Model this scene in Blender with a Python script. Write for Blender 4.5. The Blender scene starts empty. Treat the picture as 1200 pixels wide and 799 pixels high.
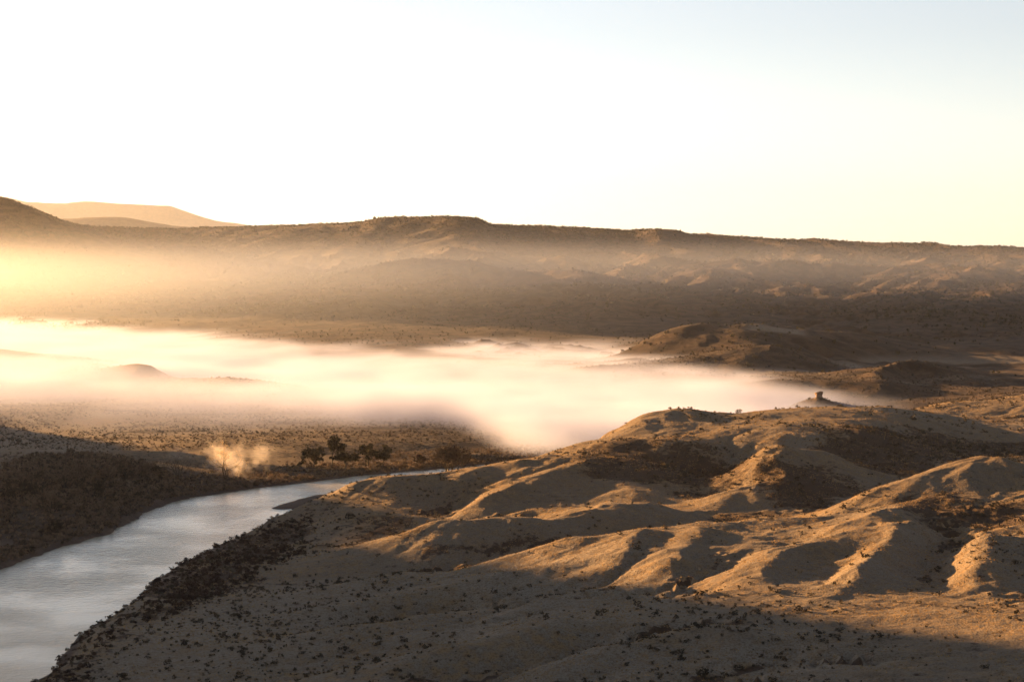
import bpy, math, random
import numpy as np
from mathutils import Vector

rng = np.random.default_rng(7)
random.seed(7)
R = math.radians
FAST_TERRAIN = False

# ------------------------------------------------------------------ camera model (level camera with a vertical shift)
HAZE, FOG, LAYER = .000013, .026, .00042
F, H, VH = 2239.0, 100.0, 300.0        # focal length in photo pixels, eye height, horizon row
def zpx(v, Y): return H - (v - VH) / F * Y
def xpx(u, Y): return (u - 600.0) / F * Y

SUN_AZ, SUN_EL = 50.0, 7.5             # degrees left of the view direction, above the horizon
Lh = np.array([-math.sin(R(SUN_AZ)), math.cos(R(SUN_AZ))])
Lq = np.array([math.cos(R(SUN_AZ)), math.sin(R(SUN_AZ))])

# ------------------------------------------------------------------ noise
def hash2(ix, iy, seed):
    n = (ix.astype(np.int64) * 374761393 + iy.astype(np.int64) * 668265263 + seed * 974634777) & 0x7fffffff
    n = ((n ^ (n >> 13)) * 1274126177) & 0x7fffffff
    n = n ^ (n >> 16)
    return (n & 0xffff) / 65535.0
def vnoise(x, y, seed=0):
    ix, iy = np.floor(x), np.floor(y)
    fx, fy = x - ix, y - iy
    fx = fx*fx*fx*(fx*(fx*6-15)+10); fy = fy*fy*fy*(fy*(fy*6-15)+10)
    a = hash2(ix, iy, seed); b = hash2(ix+1, iy, seed); c = hash2(ix, iy+1, seed); d = hash2(ix+1, iy+1, seed)
    return (a*(1-fx)+b*fx)*(1-fy) + (c*(1-fx)+d*fx)*fy
def fbm(x, y, octaves=4, seed=0, gain=.5):
    s, a, t = 0, 1, 0
    for o in range(octaves):
        s = s + a*(vnoise(x, y, seed+o)-.5); t += a
        x, y = x*1.94*.8-y*1.94*.6+3.1, x*1.94*.6+y*1.94*.8-7.7; a *= gain
    return s/t*2
def ridged(x, y, octaves=4, seed=0, gain=.5):
    s, a, t = 0, 1, 0
    for o in range(octaves):
        s = s + a*(1-np.abs(2*vnoise(x, y, seed+o)-1)); t += a
        x, y = x*1.94*.8-y*1.94*.6+3.1, x*1.94*.6+y*1.94*.8-7.7; a *= gain
    return s/t
def sstep(a, b, x):
    t = np.clip((x-a)/(b-a), 0, 1)
    return t*t*(3-2*t)

# ------------------------------------------------------------------ terrain control points
# P: (column, row, distance) of a visible point of the land; Q: (column, distance, height)
P = [
 # near slope at the bottom of the picture
 (300,799,416),(400,799,407),(600,799,390),(800,799,372),(1000,799,357),(1200,799,345),
 (230,785,428),(130,795,428),(200,755,455),(300,740,473),(400,750,448),(600,740,437),(800,740,420),(1000,740,408),(1200,740,400),
 (200,722,498),(300,712,508),(400,710,505),(500,710,500),(600,700,488),(800,690,470),(1000,695,455),(1150,700,445),(1200,705,440),
 (900,690,460),
 # crest C and its face
 (160,727,488),(290,702,520),(380,694,528),(450,683,535),(520,671,538),(588,660,542),(640,647,550),(700,637,555),(800,625,562),
 (860,618,570),(940,612,575),(980,600,580),(1040,580,590),(1100,560,600),(1150,546,605),(1200,545,608),
 (800,655,518),(900,650,515),(1000,660,492),(1000,630,525),(1150,660,482),(1150,620,525),(1150,580,572),(1060,594,560),
 # valley between C and D
 (440,683,558),(352,690,550),(480,675,566),(320,690,552),(262,691,545),
 # crest D
 (353,652,607),(400,646,600),(452,636,600),(512,618,610),(560,615,612),(607,613,612),(640,614,616),(685,606,622),(720,596,632),(760,590,642),
 (420,665,575),(520,645,582),(620,640,588),(700,625,600),
 # foot of F and E
 (475,633,628),(512,617,648),(440,629,640),(420,641,612),
 (533,603,665),(573,586,687),(610,574,702),(651,562,716),(685,542,735),
 (610,600,662),(680,590,682),(640,600,660),(725,595,668),
 # knob F
 (366,590,712),(384,584,718),(408,572,722),(438,565,726),(472,562,732),(509,559,742),(550,550,760),(580,545,775),(610,543,787),(634,533,800),
 (658,525,812),(692,519,824),(720,505,838),(751,488,852),(774,482,860),(802,481,866),(834,484,870),(866,484,878),(908,480,890),
 (940,478,898),(977,478,905),(1032,479,915),(1079,482,925),(1115,488,930),
 (400,600,686),(440,587,700),(430,609,662),(370,610,690),(360,630,650),(509,599,684),(536,580,706),
 # bowl below the skyline
 (700,522,792),(740,518,784),(788,518,778),(830,522,772),(740,505,816),(810,503,815),
 (720,552,728),(770,552,728),(820,560,722),(740,575,690),(790,585,680),(840,578,700),(850,552,748),
 (893,529,735),(921,530,735),(893,541,704),(920,542,706),(958,534,738),(986,550,725),(1023,564,712),(1051,568,712),(1115,548,742),(1200,540,760),
 (900,566,682),(940,585,668),(862,573,684),(905,590,660),
 (800,602,650),(850,583,670),(875,580,672),(920,588,662),(958,600,648),
 (1000,516,785),(1060,514,808),(960,520,772),(1100,524,812),(1162,518,850),(1000,542,752),(1080,547,746),(900,491,842),(960,490,850),(1020,491,852),(900,503,798),(960,505,800),(1020,503,806),(740,496,834),(800,491,842),
 (1102,471,1000),(1162,469,1000),(1200,460,1000),(1074,479,990),(1150,490,930),(1200,490,922),(1200,515,852),
 # left floodplain and low hills in the fog
 (0,490,1150),(100,500,1110),(0,472,1230),(0,520,1000),(120,474,1210),
 (-100,392,1700),(-200,400,1560),(0,411,1540),(60,414,1500),(130,427,1400),(180,431,1340),(270,444,1270),
 # foot of the long mesa
 (0,395,1956),(200,405,1770),(350,418,1575),(500,428,1452),(650,434,1387),(700,436,1365),(760,441,1318),(870,446,1273),
 # mesa slope
 (0,350,2600),(0,300,3000),(200,350,2600),(200,300,3200),(200,270,3600),(100,266,3500),(300,266,3600),(400,264,3600),
 (440,258,3600),(500,256,3600),(565,262,3600),(640,268,3580),(750,272,3560),(790,271,3550),(820,276,3540),(950,285,3480),(1080,289,3440),(1200,293,3400),
 (0,232,3300),(12,235,3310),(35,245,3340),(60,261,3400),(-60,228,3300),
 (500,400,1720),(500,350,2300),(500,320,2800),(500,290,3200),(500,375,2000),(350,380,2000),
 (700,400,1750),(700,350,2300),(700,320,2800),(700,290,3250),
 (850,350,2400),(850,320,2850),(850,300,3200),(1000,380,2050),(1000,350,2350),(1000,320,2800),(1000,300,3200),
 (1200,430,1500),(1200,400,1780),(1200,350,2300),(1200,320,2800),(1200,304,3150),(1100,400,1850),
 # flat-topped hill and cone
 (775,388,1600),(830,382,1610),(860,383,1585),(800,384,1612),(890,386,1560),(945,391,1570),(915,387,1600),(745,405,1560),(700,431,1375),(760,431,1380),(800,437,1350),(800,416,1480),(840,411,1490),(882,405,1465),(875,425,1390),(868,441,1325),(940,411,1500),(960,425,1420),(920,433,1370),
 (1000,428,1500),(1060,422,1330),(1035,428,1318),(1090,429,1318),(1010,441,1290),(1118,441,1300),(1060,446,1240),(1000,451,1250),(1130,456,1240),
 (1170,440,1420),(1200,446,1300),(1100,465,1200),(1180,462,1150),(1000,463,1210),(900,452,1240),(900,443,1290),(960,443,1290),
 (960,466,1120),
]
Q = [ # (column, distance, height)
 (0,340,12),(0,300,17),(300,300,23),(600,300,29),(900,300,30),(1200,300,31),(1500,330,31),(-300,300,20),
 (600,200,42),(600,120,57),(600,60,80),(200,200,40),(1000,200,42),(100,120,56),(1100,120,57),(-600,200,36),(1800,200,42),
 (520,572,5.5),(600,580,7.5),(660,586,9),(740,602,11),(800,606,12),(850,632,12),(560,650,8),(905,770,23.5),(960,765,21.5),(860,692,12.6),
 (900,620,13.5),(960,640,12.6),(1040,650,15),(1100,660,17),(1160,670,19),(1200,680,19.5),(1400,650,24),(1400,760,20),(1400,900,26),(1400,560,36),(1400,450,24),
 (480,790,-1.5),(560,830,-1.5),(620,860,-1),(680,900,1),(760,930,3),(840,960,4),(920,985,5),(1000,1010,6),(1100,1080,10),(1200,1120,14),
 (430,770,-1.5),
 (700,1000,-1.5),(800,1050,-1.5),(900,1120,5),(1010,1120,8),(960,1060,4),(700,1100,1.5),(800,1150,2),(850,1200,4),
 (600,1030,2),(500,1000,2.5),(400,980,2.5),(300,960,2.5),(200,950,2.5),(100,900,2.5),(0,850,2.5),(-200,850,2.5),
 (200,820,2.3),(100,760,2.3),(0,700,2.3),(-200,650,2.3),(-500,600,2.5),
 (600,1150,2.5),(500,1150,2.5),(350,1150,2.7),(200,1150,2.5),(600,1300,8),(450,1300,6),(350,1350,9),(200,1350,4),(250,1500,7),(100,1750,6),(0,1800,7),
 (-500,1200,4),(-500,1700,20),(-500,2300,35),(-500,3400,175),(-1200,1500,8),(-1200,2500,35),(-1200,3400,120),
 (1500,1100,20),(1500,1600,16),(1500,2300,50),(1500,3400,100),(2200,1500,25),(2200,3000,80),(2200,800,30),
 (-200,4500,150),(200,4500,140),(600,4500,150),(1000,4500,118),(1300,4500,105),(1700,4500,95),(-1200,4500,110),
 (20,820,0),
 (0,1400,6),(-200,1420,6),(110,1300,5),(220,1220,4),(0,1320,5),(60,1700,6),(-100,1950,6),(330,1480,6),
 (850,1830,22),(950,1850,20),(760,1800,22),(690,1500,14),(720,1600,16),(640,1550,17),(1060,1430,12),(1020,1400,11),(1100,1420,12),
 (200,4000,140),(600,4000,155),(1000,4000,118),(1300,4000,105),
]
pts, zs = [], []
def addpt(u, Y, z):
    pts.append(((u-600.0)/F, math.log(Y/600.0))); zs.append(z)
for u, v, Y in P: addpt(u, Y, zpx(v, Y))
for u, Y, z in Q: addpt(u, Y, z)
pts = np.array(pts); zs = np.array(zs, float)
lam = 3e-4
def tk(r2): return np.where(r2 > 1e-14, r2*np.log(r2+1e-20), 0.)
n = NPT = len(pts)
K = tk(((pts[:,None,:]-pts[None,:,:])**2).sum(-1))
# relative smoothing: far points carry large heights, so tolerate proportionally more
A = np.zeros((n+3, n+3)); A[:n,:n] = K + np.eye(n)*lam*.02
A[:n,n] = 1; A[:n,n+1:] = pts; A[n,:n] = 1; A[n+1:,:n] = pts.T
W = np.linalg.solve(A, np.concatenate([zs, [0,0,0]]))
def tps(x, y):
    shp = x.shape
    yy = np.maximum(y, 55.0)
    s = np.clip(x/yy, -.85, .85).ravel(); t = np.log(np.minimum(yy, 5000)/600.0).ravel()
    out = np.empty(s.size)
    for i in range(0, s.size, 200000):
        a, b = s[i:i+200000], t[i:i+200000]
        r2 = (a[:,None]-pts[None,:,0])**2 + (b[:,None]-pts[None,:,1])**2
        out[i:i+200000] = tk(r2) @ W[:NPT] + W[NPT] + W[NPT+1]*a + W[NPT+2]*b
    return out.reshape(shp)

# river banks in world metres (near bank, far bank); the river runs under the fog to the right
nearb = [(20,830),(55,799),(70,770),(100,745),(148,716),(168,695),(205,668),(250,643),(300,622),(345,603),(372,590)]
farb = [(-260,735),(-120,700),(0,667),(60,645),(95,634),(130,625),(150,612),(172,600),(195,590),(225,583),(300,572),(350,566),(400,560),(440,556),(480,552),(520,549),(560,545)]
def gpt(u, v): Y = H*F/(v-VH); return (xpx(u, Y), Y)
NB = [gpt(u, v) for u, v in nearb] + [(-55,800),(-20,832),(25,868),(70,910),(125,960),(190,1010),(260,1050)]
NB = [(-150,330),(-118,380)] + NB[1:]
FB = [gpt(u, v) for u, v in farb] + [(25,945),(80,985),(140,1030),(210,1075),(280,1095)]
river_poly = np.array(NB + FB[::-1])
SPIT = [gpt(331, 595), gpt(346, 592.5), gpt(366, 589), gpt(396, 583)]
def poly_sd(x, y, poly):
    """signed distance to a closed polygon, negative inside"""
    d2 = np.full(x.shape, 1e18); inside = np.zeros(x.shape, bool)
    m = len(poly)
    for i in range(m):
        ax, ay = poly[i]; bx, by = poly[(i+1) % m]
        ex, ey = bx-ax, by-ay
        t = np.clip(((x-ax)*ex+(y-ay)*ey)/(ex*ex+ey*ey+1e-12), 0, 1)
        d2 = np.minimum(d2, (x-ax-t*ex)**2+(y-ay-t*ey)**2)
        c = ((ay > y) != (by > y)) & (x < (bx-ax)*(y-ay)/((by-ay) if by != ay else 1e-12)+ax)
        inside ^= c
    return np.where(inside, -1, 1)*np.sqrt(d2)
def line_d(x, y, pl):
    d2 = np.full(x.shape, 1e18); tt = np.zeros(x.shape)
    m = len(pl)-1
    for i in range(m):
        ax, ay = pl[i]; bx, by = pl[i+1]
        ex, ey = bx-ax, by-ay
        t = np.clip(((x-ax)*ex+(y-ay)*ey)/(ex*ex+ey*ey+1e-12), 0, 1)
        q = (x-ax-t*ex)**2+(y-ay-t*ey)**2
        k = q < d2
        d2 = np.where(k, q, d2); tt = np.where(k, (i+t)/m, tt)
    return np.sqrt(d2), tt

def shadow_hills(x, y):
    """unseen hills left of the view, shaped for the shadows they cast"""
    q = x*Lq[0]+y*Lq[1]; a = x*Lh[0]+y*Lh[1]
    hc = np.interp(q, [-400,0,150,250,328,386,450,520,600,670,735,780], [200,240,238,222,200,155,128,111,90,50,12,0])  # unseen hill, heights chosen to put its shadow edge on the near slopes
    ac = 1400 + 30*np.sin(q/90)
    hc = hc*(1+.1*np.sin(q/17+1)*np.sin(q/41))
    w = np.where(a < ac, 170, 260)
    h2 = np.interp(q, [1330,1560,1720,1980,2120], [0,250,285,285,0])     # unseen high mesa added far to the left to shade the lower slope
    return hc*np.exp(-((a-ac)/w)**2) + h2*np.exp(-((a-3200-40*np.sin(q/130))/190)**2)

# ridges (+) and rills (-) that the control points are too coarse for: picture polyline, height, half-width in metres
LINES = [
 ([(290,702),(380,694),(450,683),(520,671),(588,660),(640,648),(700,638),(800,627),(860,620),(940,614),(1000,597)], 1.5, 9),
 ([(1000,597),(1040,581),(1100,561),(1150,547),(1200,546)], 2.0, 14),
 ([(400,647),(452,637),(512,619),(560,616),(640,615),(685,607),(720,597)], 1.3, 8),
 ([(384,586),(438,567),(509,561),(580,547)], 1.2, 12),
 ([(660,528),(740,519),(788,519),(830,523)], 1.5, 10),
 ([(893,529),(921,531),(958,535),(986,551),(1020,564)], 1.6, 9),
 ([(800,603),(850,584),(875,581),(920,589)], 1.2, 9),
 ([(1060,594),(1019,615),(977,642),(908,661),(852,689)], 2.6, 9),
 ([(1075,618),(1062,632),(1032,644),(1005,675),(977,695)], 3.2, 8),
 ([(1178,636),(1143,654),(1146,672),(1152,690)], 3.0, 8),
 ([(830,628),(811,642),(795,662),(775,682)], 2.6, 8),
 ([(770,632),(740,648),(715,668)], 2.0, 7),
 ([(900,630),(870,645),(850,662)], 1.4, 7),
 ([(1030,640),(985,668),(960,692)], -1.6, 6),
 ([(1110,610),(1108,650),(1095,690)], -2.0, 8),
 ([(610,543),(580,560),(545,578),(533,590),(512,616)], -1.5, 7),
 ([(610,567),(570,572),(545,577)], 1.2, 4),
 ([(620,540),(590,556),(560,566)], 1.0, 6),
 ([(533,603),(573,586),(610,574),(651,562),(685,545)], 1.6, 7),
 ([(845,562),(855,545),(862,520)], -1.6, 10),
 ([(665,600),(700,597),(725,590)], 1.0, 6),
 ([(640,612),(660,604),(700,600)], -1.0, 6),
 ([(320,741),(368,739),(420,727),(520,711),(600,702),(650,690),(730,676)], -2.21, 5.8),
 ([(350,752),(420,742),(520,728),(610,716),(700,705)], 1.36, 8.0),
 ([(500,738),(560,722),(652,702),(760,692),(860,688)], -2.21, 5.2),
 ([(420,799),(500,779),(560,764),(640,745),(700,735)], 2.21, 9.2),
 ([(440,790),(540,790),(620,772),(700,752),(760,744)], -2.04, 8.0),
 ([(620,799),(700,770),(800,752),(900,748)], 1.70, 9.2),
 ([(770,799),(850,785),(900,770),(960,762)], -1.53, 6.9),
 ([(310,724),(400,718),(480,704),(560,688),(620,672)], 1.53, 8.0),
 ([(300,790),(380,776),(460,764),(540,750)], -1.36, 6.9),
]
# ------------------------------------------------------------------ droplet erosion on a regular patch
def bil(a, gx, gy):
    gx = np.clip(gx, 0, a.shape[1]-1.001); gy = np.clip(gy, 0, a.shape[0]-1.001)
    ix = gx.astype(int); iy = gy.astype(int); fx = gx-ix; fy = gy-iy
    return (a[iy,ix]*(1-fx)+a[iy,ix+1]*fx)*(1-fy)+(a[iy+1,ix]*(1-fx)+a[iy+1,ix+1]*fx)*fy
def blur(a, k=1):
    for _ in range(k):
        a = (np.pad(a,((1,1),(0,0)),'edge')[:-2]+2*a+np.pad(a,((1,1),(0,0)),'edge')[2:])/4
        a = (np.pad(a,((0,0),(1,1)),'edge')[:,:-2]+2*a+np.pad(a,((0,0),(1,1)),'edge')[:,2:])/4
    return a
def erode(h, cell, batches, N, steps, rate=.25, cap=4., seed=1, depo=.25):
    """h in metres on a grid of CELL metres"""
    r = np.random.default_rng(seed); hh = h/cell
    ny, nx = h.shape; flow = np.zeros_like(h)
    for b in range(batches):
        px = r.uniform(2, nx-3, N); py = r.uniform(2, ny-3, N)
        dx = np.zeros(N); dy = np.zeros(N); sp = np.ones(N); wt = np.ones(N); sed = np.zeros(N)
        hs = blur(hh, 1)
        gyf, gxf = np.gradient(hs)
        for st in range(steps):
            gx = bil(gxf, px, py); gy = bil(gyf, px, py)
            dx = dx*.25-gx*.75; dy = dy*.25-gy*.75
            l = np.sqrt(dx*dx+dy*dy)+1e-9; dx /= l; dy /= l
            h0 = bil(hs, px, py)
            nxp = px+dx; nyp = py+dy
            alive = (nxp > 1) & (nxp < nx-2) & (nyp > 1) & (nyp < ny-2)
            nxp = np.clip(nxp, 1, nx-2); nyp = np.clip(nyp, 1, ny-2)
            dh = bil(hs, nxp, nyp)-h0
            c = np.maximum(-dh, .004)*sp*wt*cap*.25
            dep = np.where(dh > 0, np.minimum(dh, sed), np.where(sed > c, (sed-c)*depo, 0))
            ero = np.where((dh <= 0) & (sed < c), np.minimum((c-sed)*rate, -dh), 0)*alive
            dep = dep*alive
            ch = dep-ero
            ix = px.astype(int); iy = py.astype(int); fx = px-ix; fy = py-iy
            for ox, oy, wgt in ((0,0,(1-fx)*(1-fy)),(1,0,fx*(1-fy)),(0,1,(1-fx)*fy),(1,1,fx*fy)):
                np.add.at(hh, (iy+oy, ix+ox), ch*wgt)
            np.add.at(flow, (iy, ix), wt)
            sed += ero-dep; sp = np.sqrt(np.maximum(sp*sp-dh*.4, .05)); sp = np.minimum(sp, 3); wt *= .985
            px, py = nxp, nyp
    return hh*cell, flow

def gully(h, X, Y, c, cells, strength, gscale, mask, seed=0):
    """branching drainage that runs down the slope, coarse to fine"""
    for k, cell in enumerate(cells):
        hb = blur(h, max(1, int(cell/c*.35)))
        gy, gx = np.gradient(hb, c); g = np.hypot(gx, gy)+1e-6
        sx, sy = -gy/g, gx/g
        wx_ = X+fbm(X/cell/1.7, Y/cell/1.7, 2, seed+k)*cell*.5; wy_ = Y+fbm(X/cell/1.7, Y/cell/1.7, 2, seed+k+9)*cell*.5
        px, py = wx_/cell, wy_/cell; ix, iy = np.floor(px), np.floor(py)
        acc = np.zeros_like(h); ws = np.zeros_like(h)
        for ox in (-1, 0, 1, 2):
            for oy in (-1, 0, 1, 2):
                cx = ix+ox-.5+hash2(ix+ox, iy+oy, seed+31*k)*.9; cy = iy+oy-.5+hash2(ix+ox, iy+oy, seed+31*k+7)*.9
                vx, vy = px-cx, py-cy; w_ = np.exp(-(vx*vx+vy*vy)*1.7)
                acc += np.cos((vx*sx+vy*sy)*6.283)*w_; ws += w_
        e = acc/ws
        h = h + e*strength*cell*np.minimum(g/gscale, 1.3)*mask
    return h

# patches
class Patch:
    def __init__(s, x0, x1, y0, y1, c):
        s.x0, s.y0, s.c = x0, y0, c
        s.X, s.Y = np.meshgrid(np.arange(x0, x1, c), np.arange(y0, y1, c))
        s.x1 = s.X.max(); s.y1 = s.Y.max()
    def sample(s, a, x, y): return bil(a, (x-s.x0)/s.c, (y-s.y0)/s.c)
    def weight(s, x, y, m):
        return sstep(0, m, x-s.x0)*sstep(0, m, s.x1-x)*sstep(0, m, y-s.y0)*sstep(0, m, s.y1-y)
def world(u, v, ref):
    """first hit of the photo ray with the coarse land"""
    ys = np.geomspace(300, 1400, 900)
    z = H-(v-VH)/F*ys
    hgt = ref.sample(ref.base, xpx(u, ys), ys)
    k = np.argmax(z <= hgt)
    return (xpx(u, ys[k]), ys[k])

near = Patch(-330, 560, 250, 1160, 1.6)
near.base = tps(near.X, near.Y)
near.lines = [([world(u, v, near) for u, v in pl], a, w) for pl, a, w in LINES]
h0 = near.base.copy()
sdr = poly_sd(near.X, near.Y, river_poly)
foot = sstep(4, 22, h0)
h0 += (fbm(near.X/60, near.Y/60, 3, 11)*1.3 + fbm(near.X/22, near.Y/22, 3, 15)*.5)*np.clip(.25+foot*.9, 0, 1)*sstep(5, 40, sdr)
for pl, a, w in near.lines:
    d, t = line_d(near.X, near.Y, pl)
    h0 += 1.35*a*np.exp(-(d/w)**2)*np.minimum(1, np.minimum(t, 1-t)*5+.25)
gm = np.clip(.15+foot, 0, 1)*sstep(4, 30, sdr)
h0 = gully(h0, near.X, near.Y, 1.6, (38, 20, 10), .015, .11, gm, 201)
he, flow = erode(h0, 1.6, 5, 26000, 60, rate=.12, seed=3)
he = h0+np.clip(he-h0, -1.4, .7)
he = gully(he, near.X, near.Y, 1.6, (5.5,), .013, .12, gm, 260)
near.delta = he-near.base
near.flow = blur(np.log1p(flow), 2)

far = Patch(-1300, 1300, 1130, 4300, 8.0)
far.base = tps(far.X, far.Y)
m = np.maximum(sstep(12, 60, far.base), .42*sstep(60, 200, far.X)*sstep(1160, 1300, far.Y))
rg = ridged(far.X/330+.3*far.Y/330, far.Y/520, 4, 31)-.5
h1 = far.base + m*(rg*16*sstep(1500, 2300, far.Y)*(1-.92*sstep(3000, 3350, far.Y)) + fbm(far.X/120, far.Y/120, 4, 41)*3.*(1-.5*sstep(3000, 3400, far.Y))) + fbm(far.X/95, far.Y/200, 3, 47)*3.5*sstep(3200, 3400, far.Y)
h1 += fbm(far.X/70, far.Y/70, 3, 45)*1.0
gbm = 1-.9*np.exp(-((far.X-150)/120)**2-((far.Y-1520)/150)**2)
h1 = gully(h1, far.X, far.Y, 8., (330, 170, 85, 42), .036, .07, m*(1-.8*sstep(2950, 3350, far.Y))*gbm, 301)
he, flow = erode(h1, 8.0, 4, 24000, 60, rate=.16, seed=5)
he = h1+np.clip(he-h1, -7, 3)
far.delta = he-far.base
far.flow = blur(np.log1p(flow), 1)

def height(x, y, detail=True):
    h = tps(x, y)
    inn = near.weight(x, y, 30); h = h + inn*near.sample(near.delta, x, y)
    inf = far.weight(x, y, 90); h = h + inf*far.sample(far.delta, x, y)*(1-inn)
    d = np.hypot(x, y)
    sh = x/np.maximum(y, 200)
    # silhouette of the long mesa stays where the control points put it
    h = h + shadow_hills(x, y)
    rim_ = np.interp(x/3550*F+600, [380,425,440,500,560,574,640,745,765,800,818,950,962,1000,1085,1092,1104,1150,1160,1200], [0,0,2.5,2.5,3,-2,.5,-1,2.5,2.5,-1.5,0,2.5,0,.5,2,-1,-.5,1,0])
    h = h + rim_*1.6*sstep(3300, 3480, y)*sstep(4200, 3700, y)
    # distant mesas
    h = np.where(y > 4800, h*(1-sstep(4800, 5600, y))+20*sstep(4800, 5600, y), h)
    for Y0, prof, wd in ((6200, [(-900,180),(-60,215),(50,233),(140,232.5),(190,237),(240,244),(300,250),(420,262),(700,275),(1400,285)], 500),
                         (9500, [(-900,190),(-60,200),(30,213),(120,215),(200,218),(222,225),(245,232),(270,238),(300,242),(420,256),(700,275),(1400,285)], 700)):
        zz = np.interp(sh*F+600, [p[0] for p in prof], [zpx(p[1]+22, Y0) for p in prof])
        g = sstep(Y0-wd, Y0, y)*(1-sstep(Y0+900, Y0+2200, y))
        zz = zz + (fbm(x/260, y*0+Y0, 4, 191, .6)*16-4)*sstep(0, 60, zz-100)
        h = np.where(y > 4800, np.maximum(h, zz*g), h)
    if detail:
        k = sstep(200, 380, y)*(1-sstep(5000, 6000, y))
        h = h + (fbm(x/9, y/9, 4, 51, .6)*.42 + fbm(x/27, y/27, 2, 55)*.5)*k*sstep(1, 8, h) + fbm(x/40, y/40, 3, 58)*1.2*sstep(900, 2000, y)*sstep(14, 40, h)*k
    # river bed and banks
    sd = poly_sd(x, y, river_poly) + fbm(x/11, y/11, 3, 61)*2.2 + fbm(x/3.1, y/3.1, 2, 66)*.8
    bank = .75+ .8*sstep(1, 7, sd)
    h = np.where(sd <= 0, np.maximum(-.4+.35*sd, -3.), np.where(sd < 26, np.maximum(np.minimum(h, 0.25+sd*.55+.9*sstep(0,3,sd)), .12+.5*sstep(0,2,sd)), np.maximum(h, .5)))
    ds, ts = line_d(x, y, SPIT)
    h = np.where(ds < 30, np.maximum(h, .55-(ds/(4.5+9*ts))**2*.6+fbm(x/5, y/5, 2, 91)*.12), h)
    return h

# ------------------------------------------------------------------ scene basics
sc = bpy.context.scene
COL = sc.collection
def link(o, kind=None, label=None, cat=None, group=None):
    COL.objects.link(o)
    if kind: o['kind'] = kind
    if label: o['label'] = label
    if cat: o['category'] = cat
    if group: o['group'] = group
    return o
def mesh_np(name, V, Fq, mat=None, smooth=True, attrs=None):
    V = np.asarray(V, np.float32); Fq = np.asarray(Fq, np.int32)
    me = bpy.data.meshes.new(name)
    me.vertices.add(len(V)); me.vertices.foreach_set('co', V.ravel())
    k = Fq.shape[1]
    me.loops.add(Fq.size); me.loops.foreach_set('vertex_index', Fq.ravel())
    me.polygons.add(len(Fq)); me.polygons.foreach_set('loop_start', np.arange(0, Fq.size, k, dtype=np.int32))
    try: me.polygons.foreach_set('loop_total', np.full(len(Fq), k, np.int32))
    except Exception: pass
    me.polygons.foreach_set('use_smooth', np.full(len(Fq), smooth, bool))
    for nm, a in (attrs or {}).items():
        at = me.attributes.new(nm, 'FLOAT', 'POINT'); at.data.foreach_set('value', np.asarray(a, np.float32).ravel())
    me.update(calc_edges=True)
    if mat: me.materials.append(mat)
    return bpy.data.objects.new(name, me)

class NT:
    """small helper around a node tree"""
    def __init__(s, tree): s.t = tree; s.n = tree.nodes; s.l = tree.links
    def node(s, typ, ins=None, **props):
        nd = s.n.new(typ)
        for k, v in props.items(): setattr(nd, k, v)
        for k, v in (ins or {}).items(): s.set(nd.inputs[k], v)
        return nd
    def set(s, sock, v):
        if hasattr(v, 'outputs'): v = v.outputs[0]
        if isinstance(v, bpy.types.NodeSocket): s.l.new(v, sock)
        else: sock.default_value = v
    def math(s, op, a, b=0., c=0., clamp=False):
        nd = s.n.new('ShaderNodeMath'); nd.operation = op; nd.use_clamp = clamp
        s.set(nd.inputs[0], a); s.set(nd.inputs[1], b)
        if op in ('MULTIPLY_ADD', 'WRAP', 'COMPARE', 'SMOOTH_MIN', 'SMOOTH_MAX'): s.set(nd.inputs[2], c)
        return nd.outputs[0]
    def mul(s, a, b): return s.math('MULTIPLY', a, b)
    def add(s, a, b): return s.math('ADD', a, b)
    def sub(s, a, b): return s.math('SUBTRACT', a, b)
    def rng(s, v, a, b, lo=0., hi=1., smooth=True):
        nd = s.n.new('ShaderNodeMapRange'); nd.interpolation_type = 'SMOOTHSTEP' if smooth else 'LINEAR'
        s.set(nd.inputs['Value'], v); s.set(nd.inputs['From Min'], a); s.set(nd.inputs['From Max'], b)
        s.set(nd.inputs['To Min'], lo); s.set(nd.inputs['To Max'], hi)
        return nd.outputs['Result']
    def noise(s, vec, scale, detail=3., rough=.5, dist=0.):
        nd = s.n.new('ShaderNodeTexNoise'); nd.inputs['Scale'].default_value = scale; nd.inputs['Detail'].default_value = detail
        nd.inputs['Roughness'].default_value = rough; nd.inputs['Distortion'].default_value = dist
        if vec is not None: s.set(nd.inputs['Vector'], vec)
        return nd.outputs[0]
    def mix(s, f, a, b):
        nd = s.n.new('ShaderNodeMix'); nd.data_type = 'RGBA'
        s.set(nd.inputs['Factor'], f); s.set(nd.inputs['A'] if False else nd.inputs[6], a); s.set(nd.inputs[7], b)
        return nd.outputs[2]
def material(name):
    m = bpy.data.materials.new(name); m.use_nodes = True
    nt = NT(m.node_tree); nt.n.clear()
    out = nt.node('ShaderNodeOutputMaterial')
    return m, nt, out
def rgba(r, g, b): return (r, g, b, 1.)

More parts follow.
